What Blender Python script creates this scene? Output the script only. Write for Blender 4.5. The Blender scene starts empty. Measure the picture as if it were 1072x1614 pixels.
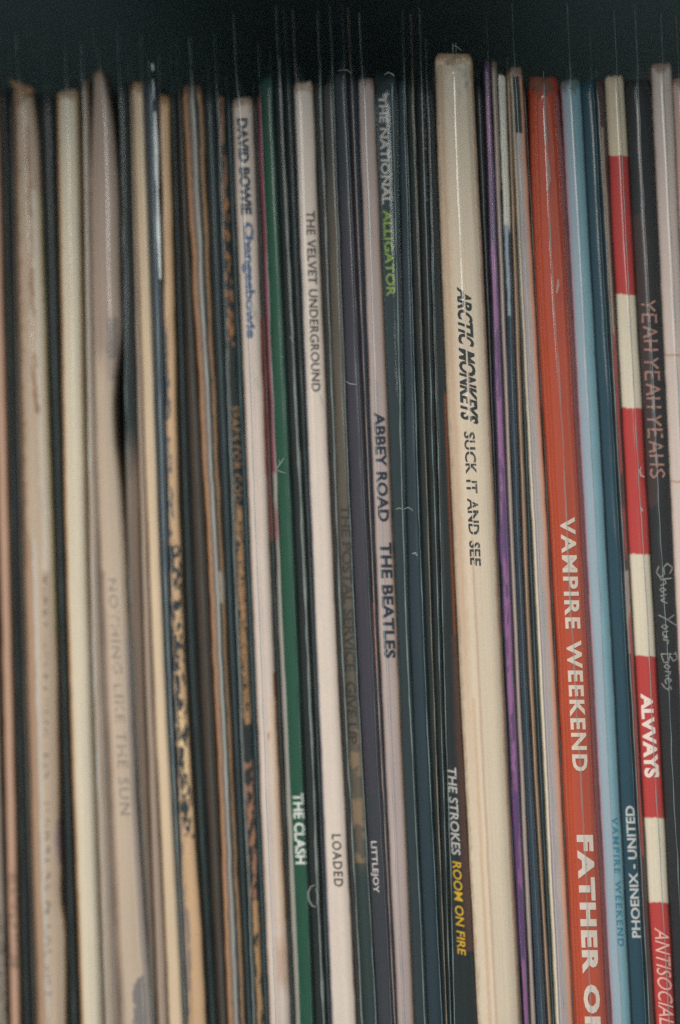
import bpy, bmesh, math, random
from mathutils import Vector, noise
random.seed(7)
S = bpy.context.scene
COL = S.collection

# ---------------------------------------------------------------- camera
W, H = 1072.0, 1614.0            # picture size used for measuring the place
MM = 0.001
PX = 0.11 * MM                   # size of one picture unit on the spine plane
ZF = 0.240                       # height of the lens above the shelf floor
YAW = math.radians(3.5)
LENS, SENS = 60.0, 36.0
DIST = LENS / SENS * H * PX
FWD = Vector((-math.sin(YAW), math.cos(YAW), 0))
RGT = Vector((math.cos(YAW), math.sin(YAW), 0))
UP = Vector((0, 0, 1))
CAM = Vector((0, 0, ZF)) - FWD * DIST
cd = bpy.data.cameras.new('camera')
cam = bpy.data.objects.new('camera', cd)
COL.objects.link(cam)
cam.location = CAM
cam.rotation_euler = (math.pi / 2, 0, YAW)
cd.sensor_fit = 'VERTICAL'
cd.sensor_height = SENS
cd.sensor_width = SENS * W / H
cd.lens = LENS
cd.clip_start = 0.01
cd.clip_end = 50
cd.dof.use_dof = True
cd.dof.focus_distance = DIST - 0.0030
cd.dof.aperture_fstop = 1.12
S.camera = cam

# ---------------------------------------------------------------- light
wd = bpy.data.worlds.new('World')
S.world = wd
wd.use_nodes = True
bg = wd.node_tree.nodes['Background']
bg.inputs[0].default_value = (0.72, 0.95, 1.0, 1)
bg.inputs[1].default_value = 0.21

def area(name, loc, target, sx, sy, power, color):
    l = bpy.data.lights.new(name, 'AREA')
    l.shape = 'RECTANGLE'
    l.size, l.size_y = sx, sy
    l.energy = power
    l.color = color
    o = bpy.data.objects.new(name, l)
    COL.objects.link(o)
    o.location = loc
    o.rotation_euler = (Vector(target) - Vector(loc)).to_track_quat('-Z', 'Y').to_euler()
    return o
CEN = (0, 0, ZF)
area('ceiling_lamp', (-0.55, -0.95, ZF + 0.98), CEN, 0.9, 0.7, 32.0, (1.0, 0.91, 0.81))
area('window_light', (-0.22, -1.5, ZF + 0.36), CEN, 0.20, 0.18, 5.2, (1.0, 0.92, 0.84))

S.view_settings.view_transform = 'Standard'
S.view_settings.look = 'None'
S.view_settings.gamma = 1
S.view_settings.exposure = 0.0
S.view_settings.use_curve_mapping = False
S.render.engine = 'CYCLES'
S.cycles.transparent_max_bounces = 64
S.cycles.max_bounces = 8
S.cycles.use_denoising = False
S.cycles.sample_clamp_direct = 2.0
S.cycles.sample_clamp_indirect = 2.0
S.cycles.caustics_reflective = False
S.cycles.caustics_refractive = False

# ---------------------------------------------------------------- helpers
def lin(c):
    return tuple(((v / 255) / 12.92 if v / 255 <= 0.04045 else ((v / 255 + 0.055) / 1.055) ** 2.4) for v in c)

def at(px, py, y=0.0):
    """the point at depth y seen at a measured place of the spine plane"""
    d = RGT * ((px - W / 2) / H * SENS) + UP * ((H / 2 - py) / H * SENS) + FWD * LENS
    return CAM + d * ((y - CAM.y) / d.y)

def pchip(pts):
    pts = sorted(pts)
    n = len(pts)
    xs = [p[0] for p in pts]
    ys = [p[1] for p in pts]
    dl = [(ys[i + 1] - ys[i]) / (xs[i + 1] - xs[i]) for i in range(n - 1)]
    m = [dl[0]] + [0.5 * (dl[i - 1] + dl[i]) for i in range(1, n - 1)] + [dl[-1]]
    def f(x):
        if x <= xs[0]:
            return ys[0] + m[0] * (x - xs[0])
        if x >= xs[-1]:
            return ys[-1] + m[-1] * (x - xs[-1])
        i = max(k for k in range(n - 1) if xs[k] <= x)
        h = xs[i + 1] - xs[i]
        t = (x - xs[i]) / h
        return ((2 * t**3 - 3 * t**2 + 1) * ys[i] + (t**3 - 2 * t**2 + t) * h * m[i]
                + (-2 * t**3 + 3 * t**2) * ys[i + 1] + (t**3 - t**2) * h * m[i + 1])
    return f

class G:
    """tiny node-graph writer"""
    def __init__(s, name):
        s.m = bpy.data.materials.new(name)
        s.m.use_nodes = True
        s.t = s.m.node_tree
        s.t.nodes.clear()
        s.out = s.n('ShaderNodeOutputMaterial')
    def n(s, typ, **k):
        nd = s.t.nodes.new(typ)
        for a, b in k.items():
            setattr(nd, a, b)
        return nd
    def put(s, sock, v):
        if isinstance(v, bpy.types.NodeSocket):
            s.t.links.new(v, sock)
        elif isinstance(v, (tuple, list)):
            sock.default_value = tuple(v) + ((1,) if len(v) == 3 and sock.type == 'RGBA' else ())
        else:
            sock.default_value = v
    def math(s, op, a, b=0.0, c=None, clamp=False):
        nd = s.n('ShaderNodeMath', operation=op, use_clamp=clamp)
        s.put(nd.inputs[0], a)
        s.put(nd.inputs[1], b)
        if c is not None:
            s.put(nd.inputs[2], c)
        return nd.outputs[0]
    def step(s, x, e, soft):
        """0 below e, 1 above, soft edge"""
        nd = s.n('ShaderNodeMapRange', interpolation_type='SMOOTHSTEP')
        s.put(nd.inputs[0], x)
        s.put(nd.inputs[1], e - soft)
        s.put(nd.inputs[2], e + soft)
        return nd.outputs[0]
    def mix(s, f, a, b, blend='MIX'):
        nd = s.n('ShaderNodeMix', data_type='RGBA', blend_type=blend)
        s.put(nd.inputs[0], f)
        s.put(nd.inputs[6], a)
        s.put(nd.inputs[7], b)
        return nd.outputs[2]
    def noise(s, vec, scale, detail=2, rough=0.5):
        nd = s.n('ShaderNodeTexNoise', noise_dimensions='3D')
        s.put(nd.inputs['Vector'], vec)
        s.put(nd.inputs['Scale'], scale)
        s.put(nd.inputs['Detail'], detail)
        s.put(nd.inputs['Roughness'], rough)
        return nd.outputs['Fac']
    def scaled(s, vec, sc, off=(0, 0, 0)):
        nd = s.n('ShaderNodeMapping')
        s.put(nd.inputs[0], vec)
        nd.inputs['Location'].default_value = off
        nd.inputs['Scale'].default_value = sc
        return nd.outputs[0]

ALB = 1.0
def alb(c):
    return tuple(min(0.82, v * ALB) for v in lin(c))

def paper(name, color, patches=(), streak=0.12, sfreq=9, grain=0.10, rough=0.75, spec=0.25, seed=0, blotch=0.10):
    """printed card.  patches: (u0,u1,v0,v1,color, edge, soft, flake, fscale, stretch)"""
    g = G(name)
    uv = g.n('ShaderNodeUVMap').outputs[0]
    obc = g.n('ShaderNodeTexCoord').outputs['Object']
    sx = g.n('ShaderNodeSeparateXYZ')
    g.put(sx.inputs[0], uv)
    u, v = sx.outputs[0], sx.outputs[1]
    off = (seed * 1.7, seed * 0.9, seed * 2.3)
    col = g.mix(0.0, alb(color), alb(color))
    wob = g.noise(g.scaled(obc, (900, 900, 420), off), 1.0, 4, 0.65)
    wob = g.math('SUBTRACT', wob, 0.5)
    for p in patches:
        u0, u1, v0, v1, c = p[:5]
        o = dict(edge=0.0, soft=0.03, vsoft=0.002, flake=None, fs=(900, 900, 300), amount=1.0, tilt=0.0)
        if len(p) > 5:
            o.update(p[5])
        uu = g.math('MULTIPLY_ADD', wob, o['edge'], u)
        vv = g.math('MULTIPLY_ADD', wob, o['edge'] * 0.06, v)
        if o['tilt']:
            vv = g.math('MULTIPLY_ADD', u, o['tilt'], vv)
        m = g.math('MULTIPLY', g.step(uu, u0, o['soft']), g.math('SUBTRACT', 1.0, g.step(uu, u1, o['soft'])))
        m = g.math('MULTIPLY', m, g.step(vv, v0, o['vsoft']))
        m = g.math('MULTIPLY', m, g.math('SUBTRACT', 1.0, g.step(vv, v1, o['vsoft'])))
        if o['flake'] is not None:
            fl = g.noise(g.scaled(obc, o['fs'], (off[1] + u0 * 9, off[0], v0 * 7)), 1.0, 3, 0.6)
            m = g.math('MULTIPLY', m, g.step(fl, o['flake'], 0.03))
        if o['amount'] < 1:
            m = g.math('MULTIPLY', m, o['amount'])
        col = g.mix(m, col, alb(c))
    # fibres running along the spine, blotches and fine tooth of the card
    cu = g.n('ShaderNodeCombineXYZ')
    g.put(cu.inputs[0], g.math('MULTIPLY', u, float(sfreq)))
    g.put(cu.inputs[1], g.math('MULTIPLY_ADD', v, 1.3, seed * 3.1))
    g.put(cu.inputs[2], seed * 5.3)
    st = g.noise(cu.outputs[0], 1.0, 3, 0.6)
    bl = g.noise(g.scaled(obc, (260, 260, 60), off), 1.0, 3, 0.6)
    gr = g.noise(g.scaled(obc, (3600, 3600, 2600), off), 1.0, 2, 0.7)
    k = g.math('MULTIPLY_ADD', g.math('SUBTRACT', st, 0.5), streak * 2.6, 1.0)
    k = g.math('ADD', k, g.math('MULTIPLY', g.math('SUBTRACT', bl, 0.5), blotch * 2.2))
    k = g.math('ADD', k, g.math('MULTIPLY', g.math('SUBTRACT', gr, 0.5), grain * 2.6))
    kc = g.n('ShaderNodeCombineColor')
    for i in range(3):
        g.put(kc.inputs[i], k)
    col = g.mix(1.0, col, kc.outputs[0], 'MULTIPLY')
    b = g.n('ShaderNodeBsdfPrincipled')
    g.put(b.inputs['Base Color'], col)
    b.inputs['Roughness'].default_value = rough
    b.inputs['Specular IOR Level'].default_value = spec
    bp = g.n('ShaderNodeBump')
    bp.inputs['Strength'].default_value = 0.25
    bp.inputs['Distance'].default_value = 0.0002
    g.put(bp.inputs['Height'], g.math('ADD', g.math('MULTIPLY', st, 0.8), g.math('MULTIPLY', gr, 0.3)))
    g.put(b.inputs['Normal'], bp.outputs[0])
    g.put(g.out.inputs[0], b.outputs[0])
    return g.m

def ink(name, color, wear=0.0, alpha=1.0):
    g = G(name)
    obc = g.n('ShaderNodeTexCoord').outputs['Object']
    b = g.n('ShaderNodeBsdfPrincipled')
    n1 = g.noise(g.scaled(obc, (2600, 2600, 1900)), 1.0, 2, 0.7)
    c = alb(color)
    g.put(b.inputs['Base Color'], g.mix(n1, tuple(v * 0.8 for v in c), tuple(min(.85, v * 1.2) for v in c)))
    b.inputs['Roughness'].default_value = 0.6
    b.inputs['Specular IOR Level'].default_value = 0.25
    sh = b.outputs[0]
    if wear > 0 or alpha < 1:
        tr = g.n('ShaderNodeBsdfTransparent')
        mx = g.n('ShaderNodeMixShader')
        w = g.noise(g.scaled(obc, (1500, 1500, 900)), 1.0, 3, 0.6)
        f = g.math('MULTIPLY', g.step(w, wear, 0.08) if wear > 0 else 1.0, alpha)
        g.put(mx.inputs[0], f)
        g.put(mx.inputs[1], tr.outputs[0])
        g.put(mx.inputs[2], sh)
        sh = mx.outputs[0]
    g.put(g.out.inputs[0], sh)
    return g.m

def film(name, haze=0.02, rough=0.16, gain=1.0, tint=(0.9, 0.97, 1.0), bump=0.16, top=0.075):
    """clear polythene of the outer sleeves"""
    g = G(name)
    obc = g.n('ShaderNodeTexCoord').outputs['Object']
    bp = g.n('ShaderNodeBump')
    bp.inputs['Strength'].default_value = bump
    bp.inputs['Distance'].default_value = 0.0004
    h = g.noise(g.scaled(obc, (160, 160, 30)), 1.0, 3, 0.5)
    g.put(bp.inputs['Height'], h)
    fr = g.n('ShaderNodeFresnel')
    fr.inputs[0].default_value = 1.46
    g.put(fr.inputs[1], bp.outputs[0])
    gl = g.n('ShaderNodeBsdfGlossy')
    g.put(gl.inputs['Color'], tint + (1,))
    gl.inputs['Roughness'].default_value = rough
    g.put(gl.inputs['Normal'], bp.outputs[0])
    tr = g.n('ShaderNodeBsdfTransparent')
    df = g.n('ShaderNodeBsdfDiffuse')
    g.put(df.inputs[0], (0.55, 0.64, 0.66, 1))
    m1 = g.n('ShaderNodeMixShader')
    g.put(m1.inputs[0], haze)
    g.put(m1.inputs[1], tr.outputs[0])
    g.put(m1.inputs[2], df.outputs[0])
    m2 = g.n('ShaderNodeMixShader')
    g.put(m2.inputs[0], g.math('MINIMUM', g.math('MULTIPLY', fr.outputs[0], gain), top))
    g.put(m2.inputs[1], m1.outputs[0])
    g.put(m2.inputs[2], gl.outputs[0])
    g.put(g.out.inputs[0], m2.outputs[0])
    return g.m

def welded(name, color, alpha, rough=0.35):
    """milky welded edge of a polythene sleeve, broken where it is flattened"""
    g = G(name)
    obc = g.n('ShaderNodeTexCoord').outputs['Object']
    b = g.n('ShaderNodeBsdfPrincipled')
    b.inputs['Base Color'].default_value = lin(color) + (1,)
    b.inputs['Roughness'].default_value = rough
    b.inputs['Specular IOR Level'].default_value = 0.6
    tr = g.n('ShaderNodeBsdfTransparent')
    mx = g.n('ShaderNodeMixShader')
    w = g.noise(g.scaled(obc, (60, 60, 70)), 1.0, 4, 0.7)
    mr = g.n('ShaderNodeMapRange')
    g.put(mr.inputs[0], w)
    mr.inputs[1].default_value, mr.inputs[2].default_value = 0.3, 0.7
    mr.inputs[3].default_value, mr.inputs[4].default_value = 0.5 * alpha, alpha * 1.25
    g.put(mx.inputs[0], mr.outputs[0])
    g.put(mx.inputs[1], tr.outputs[0])
    g.put(mx.inputs[2], b.outputs[0])
    g.put(g.out.inputs[0], mx.outputs[0])
    return g.m

def link_mesh(name, verts, faces, mat, parent=None, smooth=None, uvs=None, origin=None):
    me = bpy.data.meshes.new(name)
    o3 = Vector(origin) if origin is not None else Vector((0, 0, 0))
    me.from_pydata([tuple(Vector(v) - o3) for v in verts], [], faces)
    if smooth is not None:
        for p, s in zip(me.polygons, smooth):
            p.use_smooth = s
    if uvs is not None:
        lay = me.uv_layers.new(name='UVMap')
        for lp in me.loops:
            lay.data[lp.index].uv = uvs[lp.vertex_index]
    me.materials.append(mat)
    ob = bpy.data.objects.new(name, me)
    COL.objects.link(ob)
    if parent is not None:
        ob.parent = parent
    return ob

def box(name, x0, x1, y0, y1, z0, z1, mat, parent, bev=0.0008):
    bm = bmesh.new()
    bmesh.ops.create_cube(bm, size=1)
    for v in bm.verts:
        v.co = Vector((x0 + (v.co.x + .5) * (x1 - x0), y0 + (v.co.y + .5) * (y1 - y0), z0 + (v.co.z + .5) * (z1 - z0)))
    bmesh.ops.bevel(bm, geom=bm.edges[:], offset=bev, segments=2, affect='EDGES')
    me = bpy.data.meshes.new(name)
    bm.to_mesh(me)
    bm.free()
    me.materials.append(mat)
    o = bpy.data.objects.new(name, me)
    COL.objects.link(o)
    o.parent = parent
    return o

# ---------------------------------------------------------------- the shelf
def wood(name, c0, c1):
    g = G(name)
    obc = g.n('ShaderNodeTexCoord').outputs['Object']
    n1 = g.noise(g.scaled(obc, (6, 90, 90)), 1.0, 5, 0.6)
    n2 = g.noise(g.scaled(obc, (900, 900, 900)), 1.0, 2, 0.6)
    b = g.n('ShaderNodeBsdfPrincipled')
    c = g.mix(n1, lin(c0), lin(c1))
    c = g.mix(g.math('MULTIPLY', n2, 0.5), c, lin(c1))
    g.put(b.inputs['Base Color'], c)
    b.inputs['Roughness'].default_value = 0.6
    bp = g.n('ShaderNodeBump')
    bp.inputs['Strength'].default_value = 0.2
    bp.inputs['Distance'].default_value = 0.0005
    g.put(bp.inputs['Height'], n1)
    g.put(b.inputs['Normal'], bp.outputs[0])
    g.put(g.out.inputs[0], b.outputs[0])
    return g.m

SHELF_TOP = ZF + 0.122
shelf = bpy.data.objects.new('record_shelf', None)
COL.objects.link(shelf)
shelf['label'] = 'dark shelf compartment holding the whole row of records'
shelf['category'] = 'shelf'
wm = wood('dark_painted_wood', (140, 158, 159), (151, 169, 170))
XS0, XS1 = -0.19, 0.19
box('top_board', XS0, XS1, -0.085, 0.36, SHELF_TOP, SHELF_TOP + 0.018, wm, shelf)
box('bottom_board', XS0, XS1, -0.085, 0.36, -0.018, 0.0, wm, shelf)
box('added_side_panel', XS0 - 0.018, XS0 - 0.0002, -0.085, 0.368, -0.018, SHELF_TOP + 0.018, wm, shelf)  # unseen sides of the compartment, added to shut out side light
box('added_side_panel', XS1 + 0.0002, XS1 + 0.018, -0.085, 0.368, -0.018, SHELF_TOP + 0.018, wm, shelf)
box('back_panel', XS0, XS1, 0.3605, 0.368, -0.018, SHELF_TOP + 0.018, wm, shelf)

# ---------------------------------------------------------------- records
ROWS_A = [0, 1.5, 4, 8, 14, 24, 40]
BACK = 0.314
CLEAR = [film('clear_sleeve_film', 0.010, 0.26, top=0.045), film('clear_sleeve_film_cloudy', 0.035, 0.10, 3.0, bump=0.16, top=0.09),
         film('clear_sleeve_film_new', 0.012, 0.05, 5.0, bump=0.11, top=0.13)]
WALL = film('clear_sleeve_wall', 0.006, 0.25, 0.5, bump=0.0, top=0.02)
WELD = {'faint': welded('weld_faint', (96, 118, 120), 0.55), 'mid': welded('weld_mid', (128, 150, 153), 0.75),
        'strong': welded('weld_strong', (190, 202, 204), 0.8), 'warm': welded('weld_warm', (190, 178, 160), 0.5),
        'wide': welded('weld_wide', (146, 158, 156), 0.65),
        'bright': welded('painted_glint', (232, 238, 242), 1.0, 0.2),  # near-white colour standing in for a reflection on the film
        'pale': welded('weld_pale', (200, 198, 188), 0.35)}
SCUFF_GLINT = welded('weld_scuff_glint', (190, 200, 198), 0.45)  # pale strokes: film scuffs and painted sleeve glints

class Rec: pass
NREC = [0]

def record(label, L, R, top, color, depth=0.0, bulge=0.5, patches=(), streak=0.12, sfreq=9, seam=0.5, stop=None,
           weld='faint', weldw=0.20, cover=0, proud=0.9, wobble=0.35, ridges=0.05, grain=0.10, spec=0.25, blotch=0.10,
           rough=0.75, sleeve=True, topround=1.0):
    NREC[0] += 1
    sd = NREC[0]
    r = Rec()
    if len(L) == 3 and not isinstance(L[0], tuple):
        L = list(zip((300, 1000, 1500), L))
    if len(R) == 3 and not isinstance(R[0], tuple):
        R = list(zip((300, 1000, 1500), R))
    fl0, fr0 = pchip(L), pchip(R)
    def wob(py, k):
        a = noise.noise(Vector((py * 0.012, sd * 3.7 + k, 0.3))) + 0.6 * noise.noise(Vector((py * 0.05, sd * 1.3 + k, 7.3)))
        return a * wobble * 2.0
    fl = lambda py: fl0(py) + wob(py, 0)
    fr = lambda py: fr0(py) + wob(py, 9)
    cx = 0.5 * (L[1][1] + R[1][1]) if isinstance(L[0], tuple) else 0.5 * (L[1] + R[1])
    dep = (depth * 0.6 + max(0.0, (cx - 680) / 400) * 2.6) * MM     # the row is not quite flush: its right end stands a little deeper
    bulge *= 0.95
    ncol = 13
    rg = [random.uniform(-1, 1) * ridges * MM for _ in range(ncol)]
    rg[0] = rg[-1] = 0
    def face_y(u, py):
        u = max(0.0, min(1.0, u))
        t = u * (ncol - 1)
        i = min(ncol - 2, int(t))
        rr = rg[i] * (1 - (t - i)) + rg[i + 1] * (t - i)
        b = (1 - abs(2 * u - 1) ** 3.0)
        return dep - bulge * MM * b + rr + noise.noise(Vector((py * 0.006, sd, u))) * 0.10 * MM
    r.fl, r.fr, r.face_y = fl, fr, face_y
    zb = 0.0004
    base = at(0.5 * (fl(1500) + fr(1500)), 1500, 0)
    # bottom of the slab reaches the shelf floor
    bot = H / 2 + (ZF - zb) / PX
    base_x = at(0.5 * (fl(bot) + fr(bot)), bot, 0).x
    root = bpy.data.objects.new('vinyl_record', None)
    COL.objects.link(root)
    root.location = (base_x, dep, 0)
    root['label'] = label
    root['category'] = 'record'
    root['group'] = 'records standing side by side in the shelf'
    org = Vector((base_x, dep, 0))
    r.root, r.org = root, org
    ys = [top + a for a in ROWS_A] + [top + 40 + 26 * k for k in range(1, 60) if top + 40 + 26 * k < 1680] + [1760, 2000, 2400, bot]
    ys = sorted(set(ys))
    tilt = random.uniform(-5, 5)
    verts, uvs, faces, smooth = [], [], [], []
    for py in ys:
        q = py - top
        shrink = 0.0
        back = 0.0
        if q < 14 and topround > 0:
            e = 1 - q / 14
            shrink = 0.09 * e ** 2.6 * topround
            back = 1.0 * MM * e ** 2.2 * topround
        a, b = fl(py), fr(py)
        w = b - a
        a2, b2 = a + w * shrink, b - w * shrink
        zz = None
        for k in range(ncol):
            u = k / (ncol - 1)
            pe = py
            if q < 24:
                pe = py + (1 - q / 24) * (tilt * (u - 0.5) + 2.2 * noise.noise(Vector((u * 2.7, sd * 5.1, 0.7))))
            p = at(a2 + (b2 - a2) * u, pe, face_y(u, py) + back)
            if py == bot:
                p.z = zb
            verts.append(p)
            uvs.append((u, py / 1000))
        pr, pl = verts[-1], verts[-ncol]
        inset = 0.00004
        verts.append(Vector((pr.x - inset, BACK + dep * 0.5, pr.z)))
        uvs.append((1.06, py / 1000))
        verts.append(Vector((pl.x + inset, BACK + dep * 0.5, pl.z)))
        uvs.append((-0.06, py / 1000))
    n = ncol + 2
    for i in range(len(ys) - 1):
        for k in range(n):
            k2 = (k + 1) % n
            faces.append((i * n + k, (i + 1) * n + k, (i + 1) * n + k2, i * n + k2))
            smooth.append(k < ncol - 1)
    faces.append(tuple(range(n)))
    smooth.append(False)
    faces.append(tuple(reversed([(len(ys) - 1) * n + k for k in range(n)])))
    smooth.append(False)
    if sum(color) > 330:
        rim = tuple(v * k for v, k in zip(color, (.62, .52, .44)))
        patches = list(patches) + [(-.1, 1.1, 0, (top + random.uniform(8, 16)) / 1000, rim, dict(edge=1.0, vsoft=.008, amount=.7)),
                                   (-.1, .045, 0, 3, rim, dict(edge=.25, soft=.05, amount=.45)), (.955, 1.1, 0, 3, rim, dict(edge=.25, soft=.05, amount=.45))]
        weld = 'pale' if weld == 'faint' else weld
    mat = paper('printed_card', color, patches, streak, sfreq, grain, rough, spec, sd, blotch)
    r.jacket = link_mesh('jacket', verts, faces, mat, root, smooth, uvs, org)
    r.sleeve = None
    if not sleeve:
        return r
    # ---- the clear outer sleeve: two walls folded round the spine, open above
    st = stop if stop is not None else top - random.uniform(55, 100)
    e = 1.0
    def ridge(py):
        s = seam + 0.05 * noise.noise(Vector((py * 0.004, sd * 2.1, 1.5))) + 0.02 * noise.noise(Vector((py * 0.03, sd * 2.1, 5.5)))
        return max(0.06, min(0.94, s))
    prd = lambda py: (proud + 0.35 * proud * noise.noise(Vector((py * 0.008, sd * 4.4, 2.2))) + 0.08 * noise.noise(Vector((py * 0.05, sd * 4.4, 8.2)))) * MM
    sy = [st + (top - st) * k / 5 for k in range(5)] + [top + 18 * k for k in range(0, 90) if top + 18 * k < 1680] + [1760, 2000, 2400, bot]
    us = [0, 0.03, 0.1, 0.2, 0.35, 0.5, 0.65, 0.8, 0.9, 0.97, 1]
    vs, fs, sm = [], [], []
    nn = len(us) + 2
    def sleeve_pt(py, u, lift=0.0):
        a, b = fl(py) - e, fr(py) + e
        s = ridge(py)
        c = a + (b - a) * s
        k = 1.0
        if py < top + 20:
            k = max(0.05, 1 - (top + 20 - py) / (top + 20 - st) * 2.2)
        a, b = c - (c - a) * k, c + (b - c) * k
        x = a + (b - a) * u
        d = abs(u - s) / (s if u < s else 1 - s)
        prof = (1 - min(1, d) ** 2.0) * (0.72 if cover == 0 else 1.0) + (1 - min(1, d)) * (0.28 if cover == 0 else 0)
        y = dep - bulge * MM * (1 - abs(2 * u - 1) ** 3.0) - prd(py) * prof - 0.45 * MM
        if k < 1:
            y += (1 - k) * 1.2 * MM
        return at(x, py, y - lift)
    for py in sy:
        for u in us:
            p = sleeve_pt(py, u)
            if py == bot:
                p.z = zb
            vs.append(p)
        pr, pl = vs[-1], vs[-len(us)]
        vs.append(Vector((pr.x, BACK + 0.004 + dep * 0.5, pr.z)))
        vs.append(Vector((pl.x, BACK + 0.004 + dep * 0.5, pl.z)))
    for i in range(len(sy) - 1):
        for k in range(nn):
            k2 = (k + 1) % nn
            fs.append((i * nn + k, (i + 1) * nn + k, (i + 1) * nn + k2, i * nn + k2))
            sm.append(k < len(us) - 1)
    r.sleeve = link_mesh('outer_sleeve', vs, fs, CLEAR[cover], root, sm, None, org)
    r.sleeve.data.materials.append(WALL)
    for q, pl_ in enumerate(r.sleeve.data.polygons):
        if not sm[q] or q // nn < 4:
            pl_.material_index = 1
    # ---- its welded front edge
    vs, fs = [], []
    ww = weldw * 0.5 / 0.11
    sy2 = [st + 8 * k for k in range(0, 300) if st + 8 * k < 1690] + [1900, bot]
    for i, py in enumerate(sy2):
        s = ridge(py)
        a, b = fl(py) - e, fr(py) + e
        hw = ww * (0.7 + 0.6 * noise.noise(Vector((py * 0.02, sd * 7.1, 3)))) / max(4.0, (b - a))
        if py < top:
            hw *= 0.55
            kk = max(0.05, 1 - (top + 20 - py) / (top + 20 - st) * 2.2)
            hw /= kk
        for du, lift in ((-hw, 0.05), (0, 0.16), (hw, 0.05)):
            p = sleeve_pt(py, min(1, max(0, s + du)), lift * MM)
            if py == bot:
                p.z = zb
            vs.append(p)
        if i:
            q = 3 * i
            fs += [(q - 3, q, q + 1, q - 2), (q - 2, q + 1, q + 2, q - 1)]
    r.seam = link_mesh('seam', vs, fs, WELD[weld], r.sleeve, [True] * len(fs), None, org)
    r.sleeve_pt = sleeve_pt
    return r

def on_spine(r, px, py, lift=0.10):
    a, b = r.fl(py), r.fr(py)
    u = (px - a) / (b - a)
    return at(px, py, r.face_y(u, py) - lift * MM)

# ---- printed lettering: outlines of glyphs laid on the curved spine
_dg = None
def glyph_mesh(text, bold=0.0, spacing=1.0, shear=0.0, wordgap=1.0):
    cu = bpy.data.curves.new('glyphs', 'FONT')
    cu.body = text
    cu.offset = bold
    cu.space_character = spacing
    cu.space_word = wordgap
    cu.shear = shear
    cu.resolution_u = 3
    ob = bpy.data.objects.new('glyphs', cu)
    COL.objects.link(ob)
    dg = bpy.context.evaluated_depsgraph_get()
    dg.update()
    me = bpy.data.meshes.new_from_object(ob.evaluated_get(dg))
    bpy.data.objects.remove(ob)
    bpy.data.curves.remove(cu)
    return me

def lettering(r, text, y0, y1, x0, x1, color, bold=0.0, spacing=1.0, shear=0.0, upward=False, split=None, wear=0.0,
              alpha=1.0, wordgap=1.0, clip=None, label=None):
    """x0, x1: (left, right) of the letters at y0 and at y1"""
    me = glyph_mesh(text, bold, spacing, shear, wordgap)
    bm = bmesh.new()
    bm.from_mesh(me)
    bpy.data.meshes.remove(me)
    xs = [v.co.x for v in bm.verts]
    yy = [v.co.y for v in bm.verts]
    mx, Mx, my, My = min(xs), max(xs), min(yy), max(yy)
    for v in bm.verts:
        v.co = Vector(((v.co.x - mx) / (Mx - mx), (v.co.y - my) / (My - my), 0))
    for b in (0.2, 0.4, 0.5, 0.6, 0.8):
        bmesh.ops.bisect_plane(bm, geom=bm.verts[:] + bm.edges[:] + bm.faces[:], dist=1e-6, plane_co=(0, b, 0), plane_no=(0, 1, 0))
    if clip:
        for co, no in (((0, clip[0], 0), (0, -1, 0)), ((0, clip[1], 0), (0, 1, 0))):
            bmesh.ops.bisect_plane(bm, geom=bm.verts[:] + bm.edges[:] + bm.faces[:], dist=1e-6, plane_co=co, plane_no=no, clear_outer=True)
    if split:
        cut, gap, shift = split
        bmesh.ops.bisect_plane(bm, geom=bm.verts[:] + bm.edges[:] + bm.faces[:], dist=1e-6, plane_co=(0, cut, 0), plane_no=(0, 1, 0))
        es = [e for e in bm.edges if all(abs(v.co.y - cut) < 1e-5 for v in e.verts)]
        bmesh.ops.split_edges(bm, edges=es)
        for f in bm.faces:
            c = sum((v.co.y for v in f.verts)) / len(f.verts)
            f.tag = c > cut
        up = {v for f in bm.faces if f.tag for v in f.verts}
        for v in bm.verts:
            if v in up:
                v.co.y = cut + gap + (v.co.y - cut) * (1 - cut - gap) / (1 - cut)
                v.co.x += shift + 0.006 * math.sin(v.co.x * 40)
            else:
                v.co.y = v.co.y * (cut - gap) / cut
    for v in bm.verts:
        a, b = v.co.x, v.co.y
        if not upward:
            py = y0 + a * (y1 - y0)
            t = a
            px_l = x0[0] + (x1[0] - x0[0]) * t
            px_r = x0[1] + (x1[1] - x0[1]) * t
            px = px_l + (px_r - px_l) * b
        else:
            py = y1 - a * (y1 - y0)
            t = 1 - a
            px_l = x0[0] + (x1[0] - x0[0]) * t
            px_r = x0[1] + (x1[1] - x0[1]) * t
            px = px_r - (px_r - px_l) * b
        v.co = on_spine(r, px, py) - r.org
    me = bpy.data.meshes.new('lettering')
    bm.normal_update()
    bm.to_mesh(me)
    bm.free()
    me.materials.append(ink('printing_ink', color, wear, alpha))
    o = bpy.data.objects.new('lettering', me)
    COL.objects.link(o)
    o.parent = r.jacket
    if label:
        o['label'] = label
    return o

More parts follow.
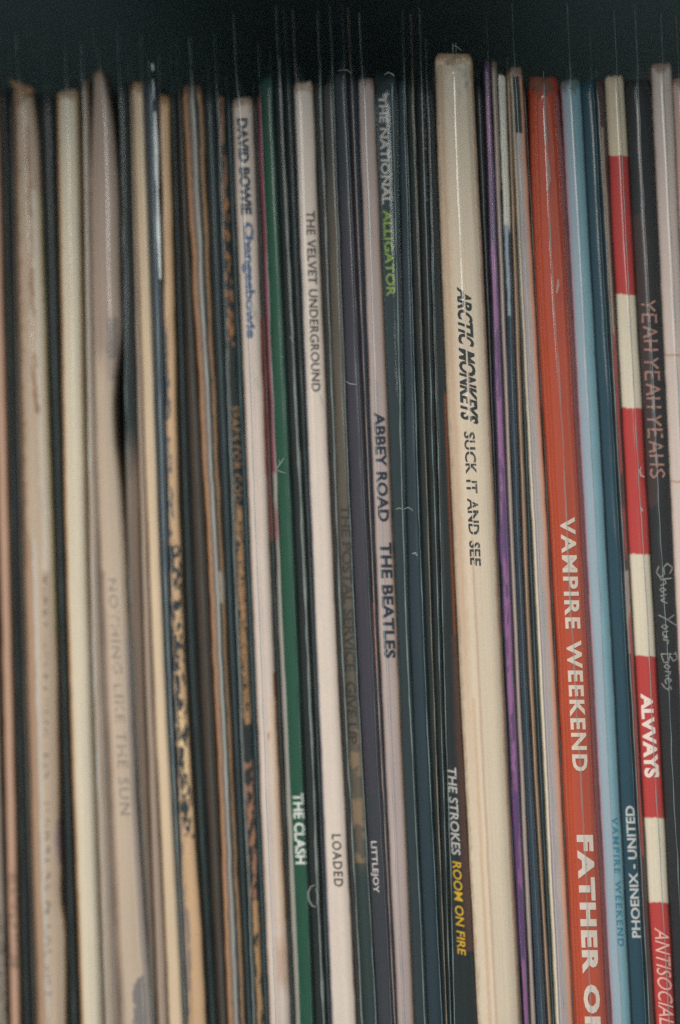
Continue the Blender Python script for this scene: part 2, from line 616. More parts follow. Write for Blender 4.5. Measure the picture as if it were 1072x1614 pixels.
def strokes(r, lines, color, alpha=1.0, wear=0.0, name='lettering'):
    """hand-lettered lines: list of (width, [(px,py), ...]) on the spine"""
    vs, fs = [], []
    for w, pts in lines:
        if len(pts) < 2:
            continue
        den = []
        for (a, b) in zip(pts[:-1], pts[1:]):
            n = max(1, int(math.dist(a, b) / 3))
            den += [(a[0] + (b[0] - a[0]) * k / n, a[1] + (b[1] - a[1]) * k / n) for k in range(n)]
        den.append(pts[-1])
        b0 = len(vs)
        for i, p in enumerate(den):
            q0, q1 = den[max(0, i - 1)], den[min(len(den) - 1, i + 1)]
            d = Vector((q1[0] - q0[0], q1[1] - q0[1]))
            d = d.normalized() if d.length > 1e-6 else Vector((0, 1))
            nv = Vector((-d.y, d.x))
            hw = 0.5 * w * (1 + 0.5 * noise.noise(Vector((p[0] * 0.21, p[1] * 0.21, 4.0))))
            for s in (-1, 1):
                vs.append(on_spine(r, p[0] + nv.x * hw * s, p[1] + nv.y * hw * s, 0.11))
            if i:
                k = b0 + 2 * i
                fs.append((k - 2, k, k + 1, k - 1))
    return link_mesh(name, vs, fs, ink('printing_ink', color, wear, alpha), r.jacket, None, None, r.org)

def scuffs_and_glints(r, lines, mat=None):
    """whitish creases and nicks in the film of a sleeve, and painted glints on it: (width, [(px,py)...])"""
    for w, pts in lines:
        vs, fs = [], []
        b0 = 0
        n = len(pts)
        for i, p in enumerate(pts):
            q0, q1 = pts[max(0, i - 1)], pts[min(n - 1, i + 1)]
            d = Vector((q1[0] - q0[0], q1[1] - q0[1])).normalized()
            nv = Vector((-d.y, d.x))
            hw = 0.5 * w * (0.35 + 0.65 * math.sin(math.pi * (i + 0.5) / n))
            y = r.face_y(0.5, p[1]) - 1.5 * MM
            vs.append(at(p[0] - nv.x * hw, p[1] - nv.y * hw, y))
            vs.append(at(p[0], p[1], y - 0.15 * MM))
            vs.append(at(p[0] + nv.x * hw, p[1] + nv.y * hw, y))
            if i:
                k = b0 + 3 * i
                fs += [(k - 3, k, k + 1, k - 2), (k - 2, k + 1, k + 2, k - 1)]
        link_mesh('crease_glint', vs, fs, mat or SCUFF_GLINT, r.sleeve, None, None, r.org)

DK = (21, 31, 33)      # black card
# ------------------------------------------------------------ far left: old, worn jackets
record('grey-brown record at the extreme left edge, only a sliver showing at the bottom', (-32, -28, -20), (-7, -3, 9), 150,
       (140, 130, 120), patches=[(0.55, 1, 1.44, 1.62, (60, 56, 54), dict(flake=0.55, fs=(1500, 1500, 1500)))], weld='faint')
r0 = record('narrow tan-brown record, leftmost of the fully visible spines', (-18, 3, 14), (3, 20, 31), 140, (172, 138, 118),
            patches=[(0.15, .8, 1.37, 1.53, (110, 88, 76), dict(flake=0.52, fs=(1300, 1300, 1300), amount=.7)),
                     (0, .12, 0, 3, (120, 96, 82), dict(edge=.2))], bulge=.7)
record('thin black spine between the narrow tan record and a dim brown one', (4, 21, 33), (16.5, 32, 47), 140, DK, depth=2)
record('dim dark brown record against the left side of the streaked beige spine', (17, 32.5, 47.5), (26, 41.5, 56), 152, (84, 66, 54), depth=1.4,
       patches=[(0, .5, 0, 3, (40, 42, 42), dict(edge=.7, soft=.2))], streak=.3)
r1 = record('worn beige record with brown streaks and a torn corner at its top', (26, 42, 57),
            [(137, 50), (200, 59), (300, 64), (700, 79), (1000, 89), (1200, 93), (1300, 94), (1360, 96), (1430, 97), (1450, 101), (1500, 103), (1600, 104)],
            137, (190, 169, 148), bulge=.9, depth=0.2,
            patches=[(0, .28, .85, 3, (176, 146, 122), dict(edge=.15, soft=.04)), (.45, .60, .2, .66, (150, 112, 84), dict(flake=.46, fs=(700, 700, 140), edge=.3)), (.62, .84, .3, .9, (216, 204, 188), dict(edge=.2, soft=.08)), (.5, .62, .62, .65, (140, 96, 70), dict(edge=.4, soft=.06)),
                     (.0, .12, 0, .9, (150, 122, 100), dict(edge=.5, soft=.06)), (.30, .40, .85, 1.6, (196, 192, 186), dict(edge=.15)),
                     (.93, 1.1, .3, 1.0, (178, 180, 140), dict(edge=.15)), (.86, 1.1, 1.29, 1.36, (140, 120, 128), dict(edge=.3, soft=.06))],
            streak=.26, sfreq=8, seam=.34, cover=2, proud=1.1, ridges=.12)
lettering(r1, "VIAST EPERFVOR' LIST HARALAS N LAUSNE", 905, 1575, (67, 75), (72, 84), (96, 92, 100), bold=.01, spacing=1.25, wear=.50, alpha=.75, clip=(0, .75))
f = [on_spine(r1, 28, 168, .3), on_spine(r1, 24, 140, .3), on_spine(r1, 12, 124, -.2), on_spine(r1, 22, 128, -.4), on_spine(r1, 38, 134, -.3), on_spine(r1, 55, 143, .2), on_spine(r1, 44, 150, .5)]
bv = [Vector((p.x, p.y + 0.0006, p.z)) for p in f]
nf = len(f)
link_mesh('torn_flap', f + bv, [tuple(range(nf)), tuple(reversed(range(nf, 2 * nf)))] + [(k, (k + 1) % nf, nf + (k + 1) % nf, nf + k) for k in range(nf)],
          paper('torn_card', (150, 118, 92), seed=91), r1.jacket, None, None, r1.org)
record('flat black spine between the worn beige record and the bright cream one', (65, 90, 104.5), (92, 107, 123.5), 150, DK, depth=3, weld='faint')
record('glossy bright cream record with a pale left edge, between black and taupe spines', (93, 108, 125), (128, 142, 159), 143, (218, 207, 186), bulge=1.1,
       patches=[(-.1, .1, 0, 3, (196, 156, 116), dict(edge=.1, soft=.05)), (.84, 1.1, 0, .9, (176, 150, 110), dict(edge=.1, soft=.06, vsoft=.2))],
       streak=.16, sfreq=6, seam=.42, proud=.8, blotch=.06, cover=2, ridges=.10)
record('narrow taupe record squeezed between the bright cream and wide beige spines', (132, 143, 160), (144, 162, 184), 128, (168, 152, 136), depth=.6, seam=.25, stop=68,
       weld='strong', weldw=.28, streak=.3, sfreq=12, patches=[(.62, .78, .3, 3, (110, 106, 108), dict(edge=.1)), (0, .18, 0, 3, (120, 104, 88))])
r4 = record('wide faded beige record with taupe top and grey torn patch', [(112, 147), (300, 144), (1000, 163), (1500, 185)],
            [(112, 163), (150, 172), (200, 180), (300, 187), (450, 190), (530, 192), (570, 187), (620, 182), (680, 182), (740, 188), (830, 196), (1000, 205), (1300, 219), (1500, 233)],
            112, (190, 171, 152), bulge=1.0,
            patches=[(-.1, 1.1, 0, .565, (160, 140, 128), dict(edge=1.2, vsoft=.03)), (.55, 1.1, .25, .60, (166, 146, 134), dict(edge=.3, soft=.15)),
                     (.55, .9, .5, .565, (104, 96, 96), dict(edge=.6, soft=.1, amount=.7)), (.45, 1.1, 1.575, 1.7, (122, 114, 114), dict(edge=.9, tilt=.05)),
                     (-.1, .16, .9, 3, (160, 140, 126), dict(edge=.08)), (.8, 1.1, 1.0, 3, (172, 160, 156), dict(edge=.1, soft=.05))],
            streak=.18, sfreq=8, seam=.7, cover=1, wobble=.5, ridges=.10)
lettering(r4, 'NOTHING LIKE THE SUN', 912, 1284, (170, 183), (189, 206), (150, 138, 132), bold=0.0, spacing=1.15, wear=.42, alpha=.8)
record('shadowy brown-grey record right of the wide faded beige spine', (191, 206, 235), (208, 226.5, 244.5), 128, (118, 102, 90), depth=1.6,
       patches=[(-.1, 1.1, 0, .72, (30, 40, 42), dict(edge=.4, vsoft=.06)), (.85, 1.1, .8, 3, (70, 60, 54))], seam=.15, weld='mid', streak=.1)  # dark upper patch paints shade onto the brown card
record('slim taupe record touching the left side of a sandy cream spine', (209, 227.5, 245.5), (214, 239, 261), 134, (150, 132, 120), depth=.5, seam=.3, stop=100, weld='warm', streak=.18,
       patches=[(.85, 1.1, 0, 3, (92, 82, 78))])
record('sandy cream record to the left of a slate blue sliver', (214, 239.5, 262), (233, 259, 285), 130, (200, 180, 154), bulge=.8,
       patches=[(.8, 1.1, .6, 3, (184, 168, 150), dict(edge=.06))], streak=.2, seam=.85)
r6 = record('slate blue sliver with a sleeve edge and a painted white glint down its middle', (234, 259.5, 286), (254, 271, 291), 132, (62, 76, 92), depth=.8, seam=.42, stop=96,
       weld='mid', weldw=.3, cover=2, proud=1.2, patches=[(.7, 1.1, .2, 3, (30, 52, 70))])
scuffs_and_glints(r6, [(6.5, [(244, 176), (245, 205), (246.5, 240), (247, 275), (248.5, 298)]), (5.5, [(248, 298), (249, 330), (250, 365), (251.5, 400), (253, 440)]), (3, [(240, 100), (241, 106), (241, 112)]), (2.4, [(241, 125), (242, 140), (242.5, 158)])], WELD['bright'])  # white strips paint the lamp's reflection along the sleeve fold
r7 = record('tan record with black flaking print all down its worn spine', (255, 272, 292), (271, 290, 319), 150, (196, 164, 130), bulge=.6, wobble=.7,
            patches=[(-.1, .42, .5, .9, (84, 86, 94), dict(flake=.5, fs=(1500, 1500, 420), edge=.5)), (-.1, .9, .86, 1.32, (40, 50, 56), dict(flake=.5, fs=(1300, 1300, 560), edge=.4)),
                     (-.1, .5, 1.0, 1.28, (36, 46, 54), dict(flake=.46, fs=(1300, 1300, 520), edge=.4)), (.2, 1.1, 1.12, 1.3, (214, 186, 146), dict(flake=.56, fs=(900, 900, 300))),
                     (-.1, .35, 1.3, 1.6, (150, 130, 120), dict(flake=.5, fs=(300, 300, 90)))],
            streak=.16, seam=.1, weld='faint')
record('black spine right beside the flaking tan record', (272, 291, 320), (284, 312, 339), 146, DK, depth=3)
record('very dark brown record between a black spine and the brown-edged grey one', (284.5, 312.5, 339.5), (296, 334, 355.5), 140, (50, 44, 39), depth=1.6, streak=.4, sfreq=7,
       patches=[(.1, .6, .55, 3, (66, 52, 43), dict(edge=.8, soft=.2, amount=.6))])
record('grey record with frayed brown cardboard edges along both sides', (297, 335, 356), (325, 357, 381), 135, (128, 118, 112), bulge=.5, wobble=.9,
       patches=[(-.1, .22, 0, 3, (168, 128, 98), dict(edge=.2)), (.22, .29, 0, 3, (52, 50, 50), dict(edge=.2)), (.62, .80, 0, 3, (44, 50, 54), dict(edge=.12)),
                (.80, 1.1, 0, 3, (178, 140, 104), dict(edge=.22)), (.62, 1.1, .90, .95, (170, 160, 144), dict(edge=.3))],
       streak=.2, sfreq=12, seam=.52, weld='wide', weldw=.55, stop=60, depth=.2)
record('blue-black record between the brown-edged grey spine and the mottled orange one', (326, 358, 382), (347, 373, 395), 145, (28, 40, 46), depth=1.8, stop=88)
r9 = record('thin black record with flaked orange patches and worn golden lettering', (348, 374, 396), (360, 390, 411), 150, (34, 42, 44), bulge=.4, wobble=.6,
            patches=[(-.1, .9, 0, .33, (132, 100, 76), dict(flake=.48, fs=(1500, 1500, 330), edge=.5)), (.1, 1.1, .32, .54, (160, 112, 74), dict(flake=.5, fs=(1500, 1500, 480), edge=.6)),
                     (.35, 1.1, .8, 1.14, (168, 130, 94), dict(flake=.46, fs=(1500, 1500, 420), edge=.4)), (.0, 1.1, 1.2, 1.42, (160, 116, 92), dict(flake=.52, fs=(1300, 1300, 400), edge=.5)),
                     (.4, 1.1, 1.42, 3, (176, 140, 100), dict(flake=.45, fs=(1400, 1400, 300), edge=.4)), (-.1, .14, .55, 3, (120, 118, 112), dict(edge=.1))],
            seam=.05, weld='mid', weldw=.25, depth=.3)
lettering(r9, 'SEARS FOR CODA ABO FORASTRO THE RECORDING', 640, 1132, (364, 376), (382, 394), (150, 120, 90), bold=.012, spacing=1.05, wear=.40)
record('thin teal-black spine left of the pinkish cream record', (361, 391, 412), (371, 400, 420), 152, (24, 46, 54), depth=1, stop=120)
r10 = record('pinkish cream record with navy and blue lettering and rust-stained right edge', (372, 401, 421), (404, 431, 454), 155, (200, 187, 179), bulge=.8,
             patches=[(.88, 1.1, 1.06, 1.45, (150, 92, 54), dict(edge=.16, soft=.05)), (.6, 1.1, 1.1, 1.5, (206, 176, 146), dict(edge=.5, soft=.2, amount=.5)),
                      (.5, .62, 1.155, 1.170, (150, 98, 64), dict(edge=.6, soft=.06, vsoft=.005, amount=.8)), (.93, 1.1, .5, .75, (196, 110, 92), dict(edge=.08)), (.42, .95, 1.485, 1.55, (176, 134, 108), dict(edge=1.0, soft=.25, vsoft=.02, amount=.6)),
                      (.28, .34, .3, 3, (184, 172, 176))],
             streak=.1, sfreq=7, seam=.3, stop=22, weld='mid', weldw=.2, proud=1.1)
lettering(r10, 'DAVID BOWIE', 186, 338, (373, 390), (380, 397), (40, 50, 68), bold=.045, wear=.30)
lettering(r10, 'Changesbowie', 350, 533, (379, 399), (385, 403), (74, 96, 132), bold=.04, wear=.34)
scuffs_and_glints(r10, [(7, [(393, 476), (396, 482), (398, 490), (398, 496)]), (4, [(400, 590), (401, 596), (401, 602)])])
record('black strip between the pinkish cream record and the thin pink edge', (405, 431.5, 454.5), (411.5, 440.5, 461.5), 152, (30, 34, 36), depth=1.6,
       patches=[(-.1, .5, .5, .85, (120, 50, 40), dict(edge=.3, soft=.2))], stop=130)
record('thin record, pink above and pale grey below, left of the green spine', (412, 441, 462), (417.5, 447.5, 469), 150, (158, 156, 148), depth=.4, bulge=.25, wobble=.6,
       patches=[(-.1, 1.1, 0, .745, (142, 74, 88), dict(edge=.3)), (.6, 1.1, .4, .745, (150, 140, 146), dict(edge=.15)), (-.1, 1.1, .8, .85, (150, 104, 104), dict(edge=.4, vsoft=.015))], seam=.8, weld='mid', stop=70)
r12 = record('deep green record with small white capitals near the bottom', (418, 448, 469), (438, 470, 491), 122, (25, 75, 56), bulge=.4,
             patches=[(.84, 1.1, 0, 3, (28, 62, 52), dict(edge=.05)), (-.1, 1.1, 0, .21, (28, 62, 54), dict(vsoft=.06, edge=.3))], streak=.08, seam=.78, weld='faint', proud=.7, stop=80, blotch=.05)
lettering(r12, 'THE CLASH', 1250, 1362, (461, 478), (466, 483), (210, 218, 212), bold=.03)
scuffs_and_glints(r12, [(2.2, [(437, 738), (442, 731), (448, 722)]), (2.2, [(436, 741), (443, 744), (450, 746)]), (1.6, [(441, 730), (440, 724)]), (2, [(442, 562), (447, 563)])])
r12b = record('black record with a broad pale sleeve fold right of the green spine', (439, 471, 492), (454, 489, 510), 126, (24, 32, 34), depth=1.2, seam=.72, weld='wide', weldw=.6, stop=10)
scuffs_and_glints(r12b, [(4, [(497, 1395), (490, 1398), (486, 1408), (487, 1418), (492, 1428), (498, 1430)]), (3, [(498, 1400), (501, 1412), (500, 1426)]),
              (2.4, [(457, 530), (461, 536), (463, 541)])])
record('black spine touching the left side of the plain white record', (454.5, 489.5, 510.5), (469.5, 497.5, 518.5), 128, (24, 34, 36), depth=1.8, stop=12)
r13 = record('plain off-white record with widely spaced thin dark capitals', (470, 498, 519), (500, 530.5, 556), 130, (206, 194, 185), bulge=.5,
             patches=[(-.1, .06, 0, 3, (150, 152, 172), dict(edge=.04)), (.95, 1.1, 0, 3, (180, 162, 146), dict(edge=.04))], streak=.05, seam=.12, weld='faint', stop=14, proud=.8, blotch=.05)
lettering(r13, 'THE VELVET UNDERGROUND', 332, 617, (482, 496), (491, 505), (62, 60, 62), bold=.014, spacing=1.05, wordgap=1.15)
lettering(r13, 'LOADED', 1315, 1397, (522.5, 537), (526.5, 541), (62, 60, 62), bold=.012, spacing=1.2)
scuffs_and_glints(r13, [(4, [(500, 616), (503, 623), (505, 631)])])
record('dark grey record with a pale sleeve strip right of the off-white spine', (501, 531.5, 557), (514, 540.5, 567), 132, (40, 42, 44), depth=1.2, seam=.8, weld='wide', weldw=.5, stop=18)
r14 = record('brownish grey record with faint dark old-style capitals', (515, 541, 567.5), (532, 560.5, 588), 132, (86, 79, 70), bulge=.4, depth=.4,
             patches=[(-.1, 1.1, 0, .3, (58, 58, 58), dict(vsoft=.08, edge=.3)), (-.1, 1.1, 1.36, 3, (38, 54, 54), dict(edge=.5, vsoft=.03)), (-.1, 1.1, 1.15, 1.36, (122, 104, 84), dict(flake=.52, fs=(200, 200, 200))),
                      (.9, 1.1, 0, 3, (120, 126, 124))], seam=.94, weld='mid', weldw=.24, stop=8, streak=.12)
lettering(r14, 'THE POSTAL SERVICE  GIVE UP', 795, 1172, (536.5, 551), (548, 563), (48, 46, 44), bold=.006, spacing=.95, wear=.25)
r15 = record('dark plum record with tiny pale capitals low on its left side', (534, 563, 590), (556, 589, 615), 118, (54, 51, 63), bulge=.4,
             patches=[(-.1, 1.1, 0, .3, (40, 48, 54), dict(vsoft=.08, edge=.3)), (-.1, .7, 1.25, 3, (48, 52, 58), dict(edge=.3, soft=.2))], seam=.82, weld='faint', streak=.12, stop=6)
lettering(r15, 'LITTLEJOY', 1326, 1407, (582, 593.5), (586.5, 598), (206, 200, 204), bold=.008)
scuffs_and_glints(r15, [(2.4, [(545, 601), (551, 605), (557, 606), (562, 606)]), (2, [(533, 112), (541, 110), (549, 111), (553, 116)])])
record('thin dark purple record with navy edge left of the grey-pink spine', (557, 589.5, 615.5), (570.5, 597.5, 621.5), 126, (58, 52, 62), depth=1, seam=.35, weld='warm',
       patches=[(.55, 1.1, 0, 3, (20, 42, 62), dict(edge=.05)), (-.1, .4, .95, 1.06, (150, 100, 96), dict(edge=.4, soft=.1)), (-.1, .4, 1.06, 3, (110, 102, 108), dict(edge=.2))], stop=12)
r16 = record('grey-pink record with bold navy capitals halfway down', (571, 598, 622), (596.5, 625.5, 648), 124, (170, 156, 154), bulge=.6,
             patches=[(.85, 1.1, .2, 3, (172, 148, 134), dict(edge=.1, soft=.05)), (.42, .47, .6, 3, (142, 134, 146))], streak=.12, seam=.3, weld='mid', stop=20, proud=1)
lettering(r16, 'ABBEY ROAD', 650, 822, (589, 606), (596, 613.5), (30, 42, 58), bold=.03, spacing=1.05, wear=.22)
lettering(r16, 'THE BEATLES', 855, 1037, (598, 617), (606, 623.5), (30, 42, 58), bold=.03, spacing=1.05, wear=.22)
# ------------------------------------------------------------ the dark run in the middle
r17 = record('black record with white and lime green capitals at its top', (597.5, 626.5, 649), (630, 646, 668.5), 116, (22, 35, 39), bulge=.25, depth=.2, seam=.76, weld='mid', weldw=.28, stop=120,
             cover=2, proud=.5)
lettering(r17, 'THE NATIONAL', 150, 322, (596.5, 609), (602.5, 616), (190, 186, 180), bold=.022)
lettering(r17, 'ALLIGATOR', 331, 467, (603.5, 617), (609.5, 623.5), (130, 160, 56), bold=.02)
scuffs_and_glints(r17, [(2.6, [(606, 118), (612, 114), (619, 117), (622, 120)])])
r18 = record('blue-black record right of the one with lime green lettering', (631, 646.5, 669), (645.5, 671, 694), 128, (28, 47, 57), depth=.9, seam=.85, weld='mid', stop=16)
scuffs_and_glints(r18, [(2.2, [(624, 803), (629, 801), (634, 803)]), (2.2, [(637, 803), (643, 800), (649, 803), (651, 806)]), (4, [(650, 873), (655, 872), (658, 876)])])
record('narrow black record second from the blue-black one, with close double sleeve edges', (646, 671.5, 694.5), (661, 683.5, 702), 132, (28, 38, 38), depth=1.6, seam=.7, weld='warm', stop=22)
r19 = record('black record with barely readable grey print at the very top', (661.5, 684, 702.5), (677, 697, 710.5), 134, (24, 32, 34), depth=1, seam=.55, weld='mid', stop=12)
lettering(r19, 'VOX  2974 - 55497-4', 150, 318, (663, 671), (669, 677), (92, 92, 90), bold=.01, spacing=1.1, wear=.40, alpha=.8)
r20 = record('black record with orange-brown right edge and small grey and yellow capitals', (677.5, 697.5, 711), (691, 721, 747), 138, (26, 34, 36), depth=.7, bulge=.3,
             patches=[(.76, .95, .62, 1.1, (112, 58, 32), dict(edge=.12, soft=.08)), (.62, 1.1, 1.0, 1.5, (72, 50, 42), dict(edge=.2, soft=.15))], seam=.1, weld='mid', stop=60)
lettering(r20, 'THE STROKES', 1210, 1348, (705, 719), (712, 726), (180, 180, 180), bold=.014, shear=.15)
lettering(r20, 'ROOM ON FIRE', 1357, 1506, (713, 726.5), (721.5, 734.5), (204, 164, 40), bold=.012, shear=.2)
# ------------------------------------------------------------ the right half
r21 = record('thickest cream record with black slashed italic capitals, standing tallest', [(85, 686), (300, 692), (1000, 722), (1500, 748)],
             [(85, 744), (300, 755.5), (1000, 790), (1500, 816)], 85, (222, 206, 184), bulge=1.3, depth=-.6,
             patches=[(.04, .24, 0, 1.15, (200, 172, 146), dict(edge=.15, soft=.10, vsoft=.25, amount=.8)), (.40, .46, .85, 3, (206, 180, 156), dict(edge=.05)), (.24, .32, 1.1, 3, (214, 186, 158), dict(edge=.05)),
                      (.93, 1.1, 0, 3, (214, 176, 146), dict(edge=.04))],
             streak=.09, sfreq=12, seam=.55, weld='faint', stop=66, proud=1.2, cover=2, ridges=.10, blotch=.05)
lettering(r21, 'ARCTIC MONKEYS', 452, 665, (720, 742), (726, 754), (26, 26, 28), bold=.035, shear=.38, split=(.5, .055, .010))
lettering(r21, 'SUCK IT AND SEE', 680, 890, (731, 748), (741, 758), (48, 46, 46), bold=.018, spacing=1.05, split=(.45, .05, .003), wordgap=1.1)
scuffs_and_glints(r21, [(2, [(714, 84), (714, 74), (714, 68)]), (2.2, [(715, 71), (721, 74), (728, 80)]), (9, [(722, 100), (728, 106), (730, 116)]), (6, [(729, 118), (733, 124), (731, 132)]), (6, [(722, 137), (722, 142)])])  # wide strokes paint sleeve glints, thin ones are the plastic tip
record('black gap-filling spine between the thick cream record and the purple one', (756, 790.5, 816.5), (767.5, 791.8, 817.6), 130, (26, 28, 32), depth=1.2, stop=110)
record('narrow glittery purple record', (768, 792, 818), (780, 808.5, 830), 96, (104, 58, 112), bulge=.4, depth=-.1,
       patches=[(.25, .8, .15, 3, (150, 92, 150), dict(flake=.5, fs=(700, 700, 120), edge=.3)), (-.1, .3, 0, 3, (38, 30, 58), dict(edge=.1)), (-.1, 1.1, 0, 3, (92, 52, 112), dict(flake=.56, fs=(400, 400, 50)))],
       seam=.75, stop=26, streak=.35, sfreq=10, weld='faint', cover=2, rough=.35, spec=.6)
record('grey taupe sliver along the right side of the purple record', (781, 809, 831), (790.5, 817.5, 841), 98, (158, 146, 140), depth=.3, seam=.5, stop=92, weld='warm',
       patches=[(.78, 1.1, .3, 3, (60, 66, 80)), (-.1, .2, 0, 3, (70, 60, 70))], streak=.2)
record('dark blue record with a white sleeve reflection painted over its top end', (791, 818, 842), (803.5, 828.5, 856), 118, (34, 56, 74), depth=0, bulge=.6,
       patches=[(.12, .95, 0, .36, (226, 224, 212), dict(edge=.25, vsoft=.012)), (.2, .6, .36, .5, (150, 168, 184), dict(edge=.5, soft=.1))], seam=.5, cover=2, proud=1.2, stop=112)  # white and pale blue patches stand in for a sleeve reflection
record('very thin tan edge between two dark blue spines', (804, 829, 857), (811, 836.8, 863), 112, (158, 128, 104), depth=.5, bulge=.25, seam=.5, weld='warm', stop=90,
       patches=[(-.1, .3, 0, 3, (60, 62, 66))])
record('blackish blue strip left of the striped grey record', (811.5, 837.2, 863.4), (813.4, 846.8, 870.4), 130, (28, 46, 54), depth=1.4, stop=116)
record('striped pale grey record with white left edge and salmon right edge', (813, 847, 871), (833, 872, 898), 106, (176, 164, 162), bulge=.6,
       patches=[(-.1, .17, 0, 3, (216, 208, 186), dict(edge=.05)), (.18, .26, 0, 3, (110, 110, 126), dict(edge=.04)), (.34, .4, .3, 3, (128, 126, 138), dict(edge=.04)), (.72, 1.1, 0, 3, (206, 158, 136), dict(edge=.08, soft=.06)),
                (.2, .75, .12, .21, (50, 58, 60), dict(edge=.2, soft=.06))], streak=.2, sfreq=14, seam=.45, stop=6, weld='mid', proud=1.1)
record('black sliver against the left side of the orange-red record', (833.4, 872.4, 898.2), (837.6, 875.6, 899.7), 128, (34, 30, 30), depth=1.5, stop=112)
r26 = record('wide orange-red record with bold spaced white capitals', [(122, 833), (300, 838), (1000, 876), (1500, 900)], [(122, 879), (300, 891), (1000, 930), (1500, 957)], 122, (182, 69, 34), bulge=2.0, depth=.3,
             patches=[(-.1, 1.1, 0, .146, (118, 74, 60), dict(edge=.9, vsoft=.010)), (.82, 1.1, 0, 3, (166, 66, 56), dict(edge=.1, soft=.1))],  # right-hand patch paints the shaded side of the rounded spine
             streak=.10, sfreq=6, seam=.5, weld='mid', weldw=.26, stop=112, proud=1.2, cover=2)
lettering(r26, 'VAMPIRE WEEKEND', 815, 1216, (882.5, 906), (903, 927), (226, 206, 192), bold=.035, spacing=1.2, wordgap=1.2)
lettering(r26, 'FATHER OF', 1316, 1628, (908.5, 935), (922.5, 948), (222, 206, 196), bold=.055, spacing=1.15)
scuffs_and_glints(r26, [(4, [(878, 462), (880, 450), (880, 440)]), (5, [(862, 240), (864, 262), (866, 285), (862, 300)]), (3, [(858, 180), (858, 205), (861, 230)])])  # the two longer upper strokes paint a jagged sleeve glint
r27 = record('light blue record with a lilac left stripe and tiny teal capitals', (892.5, 930.6, 957.6), (924, 963, 989), 126, (112, 152, 167), bulge=.6, depth=0,
             patches=[(-.1, .12, 0, 3, (186, 138, 156), dict(edge=.05)), (.10, .58, 0, 3, (166, 176, 190), dict(edge=.08, soft=.16, amount=.5)), (.4, .46, .2, 3, (160, 160, 180), dict(edge=.03, amount=.6))],
             streak=.06, sfreq=10, seam=.55, weld='mid', stop=4, proud=.9, blotch=.04)
lettering(r27, 'VAMPIRE WEEKEND', 1288, 1491, (963.5, 973.5), (974, 983.5), (52, 122, 148), bold=.006, spacing=1.3, wordgap=1.2)
r28 = record('dark teal record with grey capitals reading upward', (924.5, 963.6, 989.6), (945.5, 986.5, 1014), 128, (30, 64, 80), bulge=.4, depth=.8, seam=.9, weld='faint', stop=40)
lettering(r28, 'PHOENIX - UNITED', 1270, 1478, (985.5, 1000), (996.5, 1010.5), (186, 192, 194), bold=.022, upward=True)
record('dark brown record striped with a thin tan line, left of red-and-white bands', (946, 987, 1014.5), (962.5, 999.4, 1027.4), 126, (72, 54, 52), depth=.9, bulge=.3,
       patches=[(.42, .62, .2, .63, (160, 140, 124), dict(edge=.15)), (.2, .7, .9, 1.03, (150, 130, 122), dict(edge=.2)), (.4, .7, .4, 1.35, (140, 66, 60), dict(edge=.3, flake=.5, fs=(500, 500, 60))),
                (-.1, .2, 0, 3, (30, 46, 54)), (.85, 1.1, 0, 3, (30, 40, 44))], seam=.3, weld='mid', stop=110, streak=.3)
RD, WH = (174, 58, 55), (206, 197, 179)
bands = [(-.1, 1.1, a / 1000, b / 1000, c, dict(edge=.12, soft=.04, tilt=-.002)) for a, b, c in
         ((0, 245, (200, 186, 162)), (245, 463, RD), (463, 643, WH), (643, 873, RD), (873, 1033, WH), (1033, 1288, RD), (1288, 1422, WH), (1422, 3000, RD))]
r30 = record('record banded in red and white blocks, with white capitals on the red', (963, 1000, 1028), (992.5, 1031.5, 1058), 121, RD, bulge=.7, patches=bands + [(.66, .70, .1, 3, (170, 130, 130), dict(amount=.4))],
             streak=.05, sfreq=8, seam=.66, weld='mid', weldw=.22, stop=16, proud=1.0, blotch=.04)
lettering(r30, 'ALVVAYS', 1093, 1226, (1009.5, 1028), (1016, 1040), (226, 206, 200), bold=.05)
lettering(r30, 'ANTISOCIALITES', 1462, 1668, (1031.5, 1054), (1042, 1066), (222, 166, 160), bold=.004, shear=.38)
scuffs_and_glints(r30, [(4, [(1008, 740), (1011, 750), (1016, 752)]), (2.4, [(1011, 735), (1009, 744)]), (4, [(1010, 800), (1013, 806)])])
r31 = record('black record with brushed cream capitals and thin white handwriting', (993, 1032, 1058.6), (1034.5, 1067.5, 1090), 126, (32, 32, 36), patches=[(.0, .55, .34, .8, (58, 44, 44), dict(edge=.5, soft=.2))], bulge=.5, depth=.5, seam=.5, weld='mid', weldw=.2, stop=6)
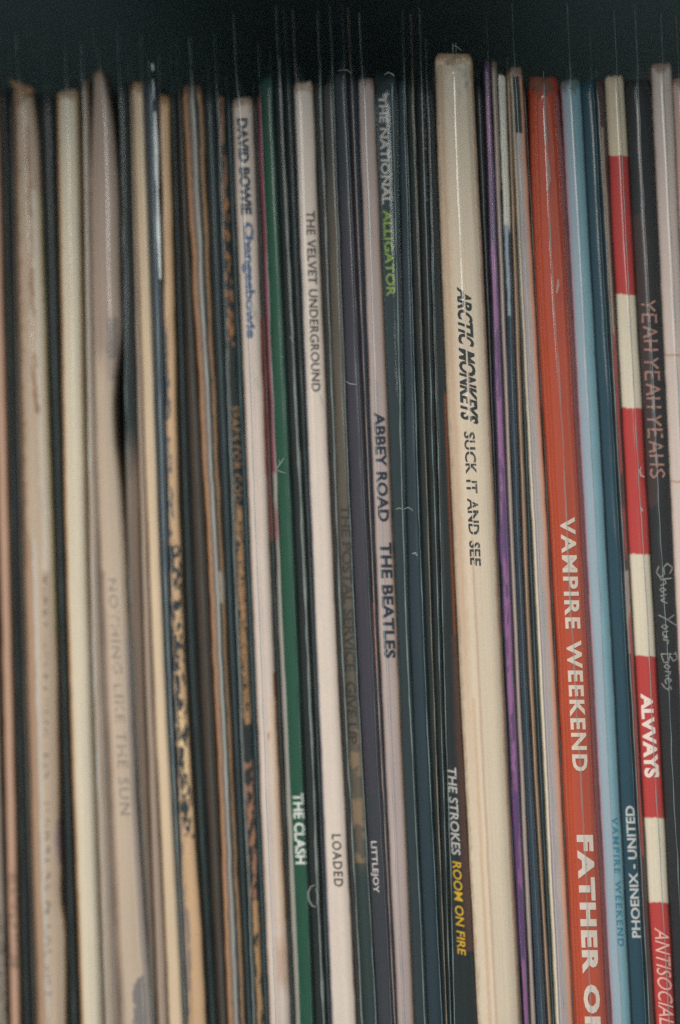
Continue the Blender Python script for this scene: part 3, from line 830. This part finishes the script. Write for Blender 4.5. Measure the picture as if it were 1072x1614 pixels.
# brushed capitals, each letter in a unit cell: along the spine (a) and up to the right (b)
BR = {'Y': [[(.05, 1.0), (.42, .48), (.95, .95)], [(.42, .48), (.38, -.05)]],
      'E': [[(.1, 0), (.12, .98), (.15, 1.0)], [(.02, .98), (.85, .96)], [(.1, .52), (.7, .5)], [(.05, .02), (.85, 0)]],
      'A': [[(.02, 0), (.45, 1.0), (.95, -.02)], [(.05, .36), (.95, .34)]],
      'H': [[(.1, 1.0), (.1, 0)], [(.88, 1.02), (.86, -.02)], [(-.08, .48), (1.1, .5)]],
      'S': [[(.85, .85), (.5, 1.0), (.15, .8), (.3, .55), (.7, .42), (.85, .18), (.5, 0), (.08, .12)]]}
def brush(word_list, y0, y1, x0, x1, w):
    tot = sum(len(x) for x in word_list) + .35 * (len(word_list) - 1)
    lines, cur = [], 0.0
    for wd_ in word_list:
        for ch in wd_:
            for ln in BR[ch]:
                pts = []
                for a, b in ln:
                    t = (cur + .06 + a * .86) / tot
                    xl = x0[0] + (x1[0] - x0[0]) * t
                    xr = x0[1] + (x1[1] - x0[1]) * t
                    pts.append((xl + (xr - xl) * b, y0 + (y1 - y0) * t))
                lines.append((w, pts))
            cur += 1
        cur += .35
    return lines
strokes(r31, brush(['YEAH', 'YEAH', 'YEAHS'], 472, 757, (1011.5, 1033), (1026, 1048), 3.4), (154, 116, 108), wear=.38)
# handwriting: (a, b) in picture units along / across
HW = [
    # Show
    [(20, 19), (8, 24), (0, 16), (8, 9), (20, 10), (27, 3), (17, -3), (4, 2)], [(28, 22), (31, 2)], [(31, 10), (38, 12), (42, 2)],
    [(50, 11), (46, 5), (50, 1), (55, 5), (50, 11)], [(59, 11), (61, 1), (66, 9), (70, 1), (76, 12)],
    # Your
    [(98, 22), (106, 12)], [(118, 25), (104, 6), (98, -4)], [(120, 10), (116, 4), (121, 0), (125, 6), (120, 10)], [(129, 10), (130, 2), (136, 1), (140, 10), (141, 1)], [(145, 1), (146, 10), (154, 8)],
    # Bones
    [(172, 22), (172, -4)], [(168, 20), (180, 23), (186, 16), (174, 10), (188, 8), (188, 0), (172, -4)], [(196, 10), (192, 4), (196, 0), (201, 5), (196, 10)],
    [(205, 1), (206, 10), (212, 8), (214, 1)], [(218, 5), (226, 7), (222, 11), (217, 5), (222, 0), (229, 2)], [(240, 10), (233, 8), (240, 4), (236, -1), (228, -6)]]
hl = []
for ln in HW:
    hl.append((1.5, [(1032 + (b + 5) * 0.95 + a * 0.052, 888 + a * 0.83) for a, b in ln]))
strokes(r31, hl, (150, 150, 148), wear=.36)
record('pale pinkish grey record, tallest spine at the right end', (1035, 1068, 1091), (1067.5, 1100, 1125), 100, (198, 184, 178), bulge=.8, streak=.06, seam=.6, weld='mid', stop=22,
       patches=[(-.1, 1.1, .757, .760, (176, 142, 122), dict(edge=.2)), (-.1, 1.1, .558, .561, (176, 142, 122), dict(edge=.2))], blotch=.05)
record('dusty pink record cut off by the right edge of the photo', (1068, 1100.5, 1125.5), (1090, 1124, 1150), 124, (190, 164, 154), bulge=.6)
